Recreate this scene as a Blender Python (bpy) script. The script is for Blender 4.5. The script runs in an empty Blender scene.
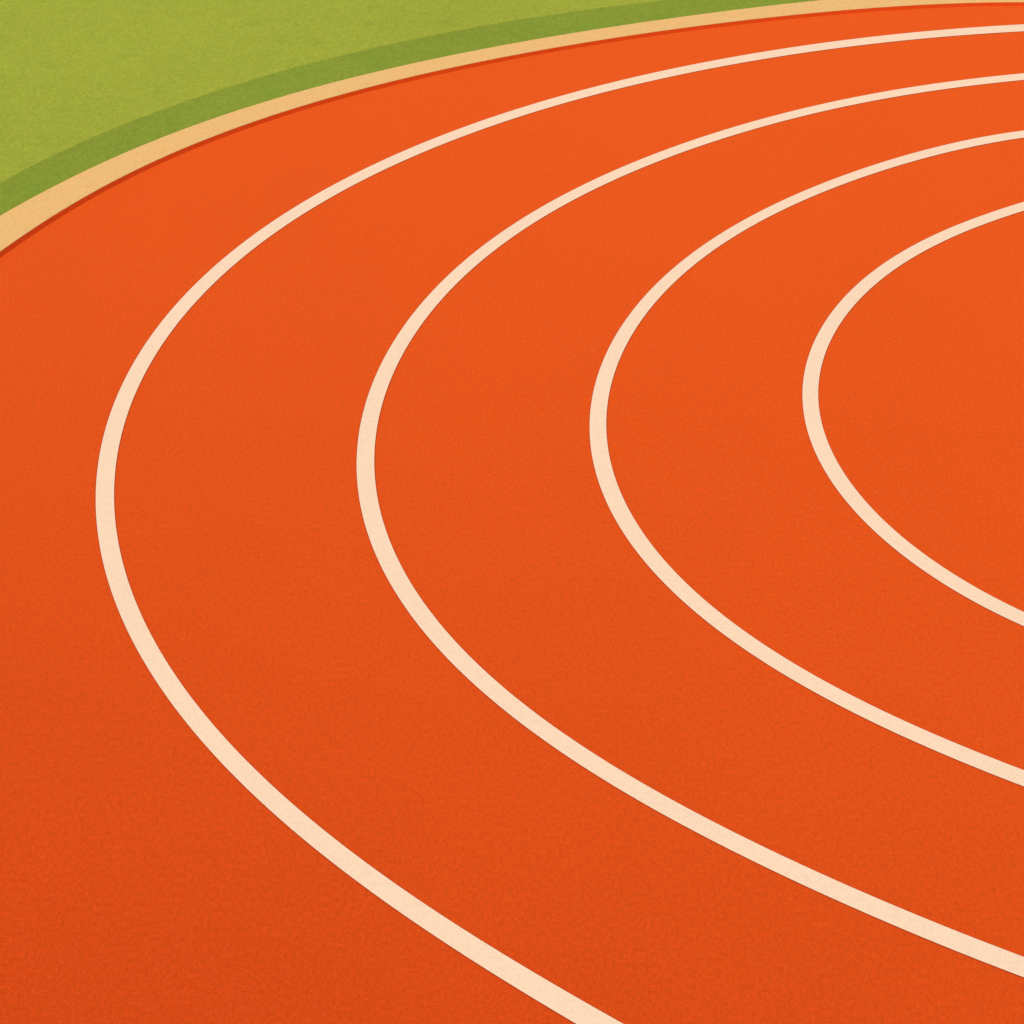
import bpy, math
from math import radians, cos, sin, pi, hypot

sc = bpy.context.scene
col = sc.collection
EYE = 7.0                                   # camera height in metres
CX, CY = 7.42, 18.27                        # middle of the bend
KERB_TOP = 0.022                            # the coping stands 22 mm above the track

# ------------------------------------------------------------------ bend geometry
# Radius of each line along the bend, as a smooth series over the surveyed arc
# (degrees lo..hi about the middle), and its width across the radius.
ARC = {
    'A': (115.24, 226.42, [9.1941, 1.2131, -0.1826, -0.0243, -0.019, 0.0034, 0.0071, 0.0056, 0.0007, -0.0003], [0.1461, -0.0418, 0.0308, 0.0066, 0.0003]),
    'B': (121.68, 232.43, [7.9154, 1.0839, -0.1607, -0.08, -0.0356, 0.0194, 0.0148, 0.0058, -0.0019, -0.0039], [0.1325, -0.0185, 0.0271, 0.0021, -0.0015]),
    'C': (131.04, 226.38, [6.6877, 0.9327, -0.1196, -0.0743, -0.0331, 0.009, 0.0037, 0.0056, -0.0018], [0.1238, -0.0138, 0.0253, -0.0018, 0.0006]),
    'D': (145.62, 217.55, [5.5633, 0.7182, -0.0868, -0.0287, -0.0131, -0.0032, 0.0014, -0.0015], [0.1162, -0.0072, 0.0163, 0.0029, -0.0023]),
    'K': (113.04, 171.14, [9.8742, 1.187, -0.0329, -0.0358, -0.0077, 0.0163], [0.3464, -0.0526, 0.0738, -0.0144, 0.0129]),
    'G': (130.42, 164.13, [10.7487, 0.6231, -0.0554], [0.0]),
}
# radius the curve settles to away from the surveyed arc: (before lo, after hi)
FAR = {'A': (7.15, 10.25), 'B': (6.15, 8.72), 'C': (5.1, 7.3), 'D': (4.3, 6.05), 'K': (7.95, 12.7), 'G': (9.2, 13.25)}
EASE = 60.0

def cheb(u, c):
    b1 = b2 = 0.0
    for k in range(len(c) - 1, 0, -1):
        b1, b2 = 2 * u * b1 - b2 + c[k], b1
    return u * b1 - b2 + c[0]

def hermite(t, T, p0, m0, p1, m1):
    s = t / T
    return ((2*s**3 - 3*s**2 + 1) * p0 + (s**3 - 2*s**2 + s) * T * m0
            + (-2*s**3 + 3*s**2) * p1 + (s**3 - s**2) * T * m1)

def series(key, deg, which):
    lo, hi, cr, cw = ARC[key]
    c = cr if which == 'r' else cw
    f = lambda a: cheb((a - (lo + hi) / 2) / ((hi - lo) / 2), c)
    if which == 'r':
        f0, f1 = FAR[key]
    else:
        f0, f1 = f(lo) * .8, f(hi) * .95
    a = deg % 360.0
    e = 0.01
    if lo <= a <= hi:
        return f(a)
    d_hi = (a - hi) % 360.0
    d_lo = (lo - a) % 360.0
    if d_hi <= EASE:
        return hermite(d_hi, EASE, f(hi), (f(hi) - f(hi - e)) / e, f1, 0)
    if d_lo <= EASE:
        return hermite(EASE - d_lo, EASE, f0, 0, f(lo), (f(lo + e) - f(lo)) / e)
    return hermite(d_hi - EASE, 360 - (hi - lo) - 2 * EASE, f1, 0, f0, 0)

def radius(key, deg): return series(key, deg, 'r')
def width(key, deg): return series(key, deg, 'w')
def k_in(d): return radius('K', d) - width('K', d) / 2
def k_out(d): return radius('K', d) + width('K', d) / 2
def g_out(d): return max(radius('G', d), k_out(d) + .25)

N = 1440
DEGS = [i * 360.0 / N for i in range(N)]

def ring_mesh(name, loops):
    """loops: list of functions deg -> (radius, z); consecutive loops are bridged all round."""
    verts, faces = [], []
    for fn in loops:
        for d in DEGS:
            r, z = fn(d)
            a = radians(d)
            verts.append((CX + r * cos(a), CY + r * sin(a), z))
    for k in range(len(loops) - 1):
        for i in range(N):
            j = (i + 1) % N
            faces.append((k*N + i, (k+1)*N + i, (k+1)*N + j, k*N + j))
    me = bpy.data.meshes.new(name)
    me.from_pydata(verts, [], faces)
    me.update()
    return me

def link(name, me, mat, parent=None):
    me.materials.append(mat)
    o = bpy.data.objects.new(name, me)
    col.objects.link(o)
    if parent: o.parent = parent
    return o

# ------------------------------------------------------------------ materials
def material(name, base, rough=.8, grain=(), spots=(), bump=None, spec=.3, sheen=None):
    """grain: (noise scale, detail, amount, stretch) value variation; spots: (scale, low, high, colour, amount)."""
    m = bpy.data.materials.new(name); m.use_nodes = True
    nt = m.node_tree; ns = nt.nodes; L = nt.links
    b = ns['Principled BSDF']
    b.inputs['Roughness'].default_value = rough
    b.inputs['Specular IOR Level'].default_value = spec
    if sheen:                                # soft velvety backscatter of the granules, same hue as the rubber
        sh = ns.new('ShaderNodeBsdfSheen'); sh.distribution = 'ASHIKHMIN'
        sh.inputs['Roughness'].default_value = sheen[0]; sh.inputs['Color'].default_value = (*sheen[1], 1)
        ad = ns.new('ShaderNodeAddShader')
        L.new(b.outputs[0], ad.inputs[0]); L.new(sh.outputs[0], ad.inputs[1])
        L.new(ad.outputs[0], ns['Material Output'].inputs['Surface'])
    geo = ns.new('ShaderNodeNewGeometry')
    rgb = ns.new('ShaderNodeRGB'); rgb.outputs[0].default_value = (*base, 1)
    cur = rgb.outputs[0]
    for sc_, lo, hi, c, amt in spots:
        n = ns.new('ShaderNodeTexNoise'); n.inputs['Scale'].default_value = sc_; n.inputs['Detail'].default_value = 4
        L.new(geo.outputs['Position'], n.inputs['Vector'])
        mr = ns.new('ShaderNodeMapRange'); mr.inputs['From Min'].default_value = lo; mr.inputs['From Max'].default_value = hi
        mr.inputs['To Max'].default_value = amt
        L.new(n.outputs['Fac'], mr.inputs['Value'])
        mx = ns.new('ShaderNodeMixRGB'); mx.inputs['Color2'].default_value = (*c, 1)
        L.new(mr.outputs[0], mx.inputs['Fac']); L.new(cur, mx.inputs['Color1']); cur = mx.outputs[0]
    for sc_, det, amt, shift in grain:
        mp = ns.new('ShaderNodeMapping'); mp.inputs['Location'].default_value = (shift, shift * .7, 0); mp.inputs['Scale'].default_value = (1, .42, 1)
        L.new(geo.outputs['Position'], mp.inputs['Vector'])
        n = ns.new('ShaderNodeTexNoise'); n.inputs['Scale'].default_value = sc_; n.inputs['Detail'].default_value = det
        n.inputs['Roughness'].default_value = .6
        L.new(mp.outputs[0], n.inputs['Vector'])
        mr = ns.new('ShaderNodeMapRange'); mr.inputs['From Min'].default_value = .25; mr.inputs['From Max'].default_value = .75
        mr.inputs['To Min'].default_value = 1 - amt; mr.inputs['To Max'].default_value = 1 + amt
        mr.clamp = False
        L.new(n.outputs['Fac'], mr.inputs['Value'])
        vm = ns.new('ShaderNodeVectorMath'); vm.operation = 'SCALE'
        L.new(cur, vm.inputs[0]); L.new(mr.outputs[0], vm.inputs['Scale']); cur = vm.outputs[0]
    L.new(cur, b.inputs['Base Color'])
    if bump:
        n = ns.new('ShaderNodeTexNoise'); n.inputs['Scale'].default_value = bump[0]; n.inputs['Detail'].default_value = 3
        L.new(geo.outputs['Position'], n.inputs['Vector'])
        bp = ns.new('ShaderNodeBump'); bp.inputs['Strength'].default_value = bump[1]; bp.inputs['Distance'].default_value = bump[2]
        L.new(n.outputs['Fac'], bp.inputs['Height']); L.new(bp.outputs[0], b.inputs['Normal'])
    return m

TRACK = (.446, .0332, .0025)
rubber = material('track_rubber', TRACK, .85,
                  grain=[(60, 3, .19, 0), (210, 2, .34, 5), (1.1, 3, .03, 9)],
                  spots=[(3, .55, .8, (.42, .032, .003), .25), (40, .66, .8, (.34, .022, .002), .5), (55, .66, .8, (.60, .085, .015), .5)],
                  bump=(140, .08, .004), spec=.03, sheen=(.8, (.36, .069, .006)))
paint = material('line_paint', (.79, .555, .355), .8,
                 grain=[(150, 3, .09, 2), (1.7, 2, .02, 4)], spots=[(22, .5, .8, (.74, .46, .33), .5)], bump=(150, .1, .002), spec=.15)
edge = material('line_border', (.40, .036, .004), .85, grain=[(60, 3, .25, 8)], spec=.1)
kerb_shade = material('kerb_shade_red', (.69, .054, .004), .8, grain=[(90, 3, .14, 4)], bump=(140, .06, .004), spec=.03)  # own red for the strip of kerb shadow, shade put into the colour
stone = material('kerb_coating', (.70, .39, .125), .8,
                 grain=[(60, 3, .08, 3), (190, 2, .14, 1)], spots=[(5, .45, .75, (.66, .42, .16), .5)], bump=(120, .15, .003), spec=.15)
lawn = material('lawn_grass', (.283, .309, .026), .9,
                grain=[(30, 3, .08, 0), (130, 2, .24, 6), (.5, 3, .06, 3)],
                spots=[(3.2, .58, .74, (.205, .245, .022), .38), (11, .63, .75, (.20, .24, .022), .35)], bump=(60, .3, .01), spec=.08)
verge = material('verge_grass', (.198, .243, .020), .9,
                 grain=[(30, 3, .10, 0), (130, 2, .24, 6), (.5, 3, .06, 3)],
                 spots=[(2.6, .5, .8, (.155, .245, .018), .6)], bump=(60, .3, .01), spec=.08)

# ------------------------------------------------------------------ setting
def structure(o): o['kind'] = 'structure'; return o

track = structure(link('running_track', ring_mesh('running_track',
    [lambda d: (.02, 0.)] + [lambda d, f=f: (k_in(d) * f, 0.) for f in (.25, .5, .75)] + [lambda d: (k_in(d) + .05, 0.)]), rubber))

gz = KERB_TOP - .004
field = structure(link('grass', ring_mesh('grass',
    [lambda d: (g_out(d), gz)] + [lambda d, R=R: (g_out(d) + R, gz) for R in (2, 8, 30, 120, 900)]), lawn))
strip = structure(link('grass_verge', ring_mesh('grass_verge',
    [lambda d: (k_out(d) - .02, gz), lambda d: (g_out(d), gz)]), verge))

for o, lab, cat in ((track, 'orange rubber running track curving round the bend', 'track'),
                    (field, 'light olive green grass beyond the kerb and the darker strip', 'grass'),
                    (strip, 'darker green strip of grass along the outside of the kerb', 'grass strip')):
    o['label'] = lab; o['category'] = cat

# ------------------------------------------------------------------ kerb
kerb = bpy.data.objects.new('kerb', None); kerb.location = (CX, CY, 0); col.objects.link(kerb)
kerb['label'] = 'sandy cream kerb curving between the green grass and the orange track'
kerb['category'] = 'kerb'; kerb['kind'] = 'thing'
B = .004
RUN = lambda d: .040 - .011 * min(max((d - 120) / 50, 0), 1)   # kerb's shadow on the track, built as a low red bevel
top = link('coping', ring_mesh('coping', [
    lambda d: (k_in(d), KERB_TOP - .010), lambda d: (k_in(d), KERB_TOP - .002), lambda d: (k_in(d) + .002, KERB_TOP),
    lambda d: (k_out(d) - B, KERB_TOP), lambda d: (k_out(d), KERB_TOP - B), lambda d: (k_out(d), -.02)]), stone)
face = link('shade_bevel', ring_mesh('shade_bevel', [
    lambda d: (k_in(d) - RUN(d), -.001), lambda d: (k_in(d) - .001, KERB_TOP - .002)]), kerb_shade)
for o in (top, face):
    o.parent = kerb
    o.matrix_parent_inverse.identity()
    for v in o.data.vertices: v.co.x -= CX; v.co.y -= CY
face['label'] = 'dark red slope along the kerb standing in for its shadow on the track'

# ------------------------------------------------------------------ lane lines
def lane_line(key, label):
    ri = lambda d: radius(key, d) - width(key, d) * .478
    ro = lambda d: radius(key, d) + width(key, d) * .478
    o = link('lane_line', ring_mesh('lane_line', [lambda d: (ri(d), .002), lambda d: (ro(d), .002)]), paint)
    e = lambda d: .035 * width(key, d)
    link('border', ring_mesh('border', [
        lambda d: (ri(d) - e(d), .001), lambda d: (ri(d) + .01, .001)]), edge, o)
    link('border', ring_mesh('border', [
        lambda d: (ro(d) - .01, .001), lambda d: (ro(d) + e(d), .001)]), edge, o)
    o['label'] = label; o['category'] = 'lane line'; o['group'] = 'cream lane lines painted on the orange track'
    return o
lane_line('A', 'outermost cream lane line, the longest curve, next to the sandy kerb')
lane_line('B', 'cream lane line second from the kerb, just inside the longest one')
lane_line('C', 'cream lane line third from the kerb, just outside the smallest curve')
lane_line('D', 'innermost cream lane line, the smallest and tightest curve at right')

# ------------------------------------------------------------------ light
SUN_EL, SUN_AZ = radians(63), radians(-88)        # azimuth from +Y (beyond the bend), towards -X when negative
w = bpy.data.worlds.new('World'); sc.world = w; w.use_nodes = True
wn = w.node_tree.nodes
sky = wn.new('ShaderNodeTexSky'); sky.sky_type = 'NISHITA'; sky.sun_disc = False
sky.sun_elevation = SUN_EL; sky.sun_rotation = SUN_AZ
w.node_tree.links.new(sky.outputs[0], wn['Background'].inputs[0])
wn['Background'].inputs[1].default_value = .13
sl = bpy.data.lights.new('sun', 'SUN'); sl.energy = 3.3; sl.angle = radians(.53); sl.color = (1, .93, .82)
so = bpy.data.objects.new('sun', sl); col.objects.link(so)
from mathutils import Vector
dirv = Vector((sin(SUN_AZ) * cos(SUN_EL), cos(SUN_AZ) * cos(SUN_EL), sin(SUN_EL)))
so.rotation_euler = dirv.to_track_quat('Z', 'Y').to_euler()
so.location = dirv * 40

# ------------------------------------------------------------------ camera
cam = bpy.data.cameras.new('camera'); cam.sensor_width = 36; cam.lens = 36 * 3300 / 1024
cam.clip_end = 3000
co = bpy.data.objects.new('camera', cam); col.objects.link(co)
co.location = (0, 0, EYE); co.rotation_euler = (radians(90 - 23.8), 0, 0)
sc.camera = co
sc.view_settings.view_transform = 'Standard'; sc.view_settings.look = 'None'
sc.view_settings.exposure = 0; sc.view_settings.gamma = 1
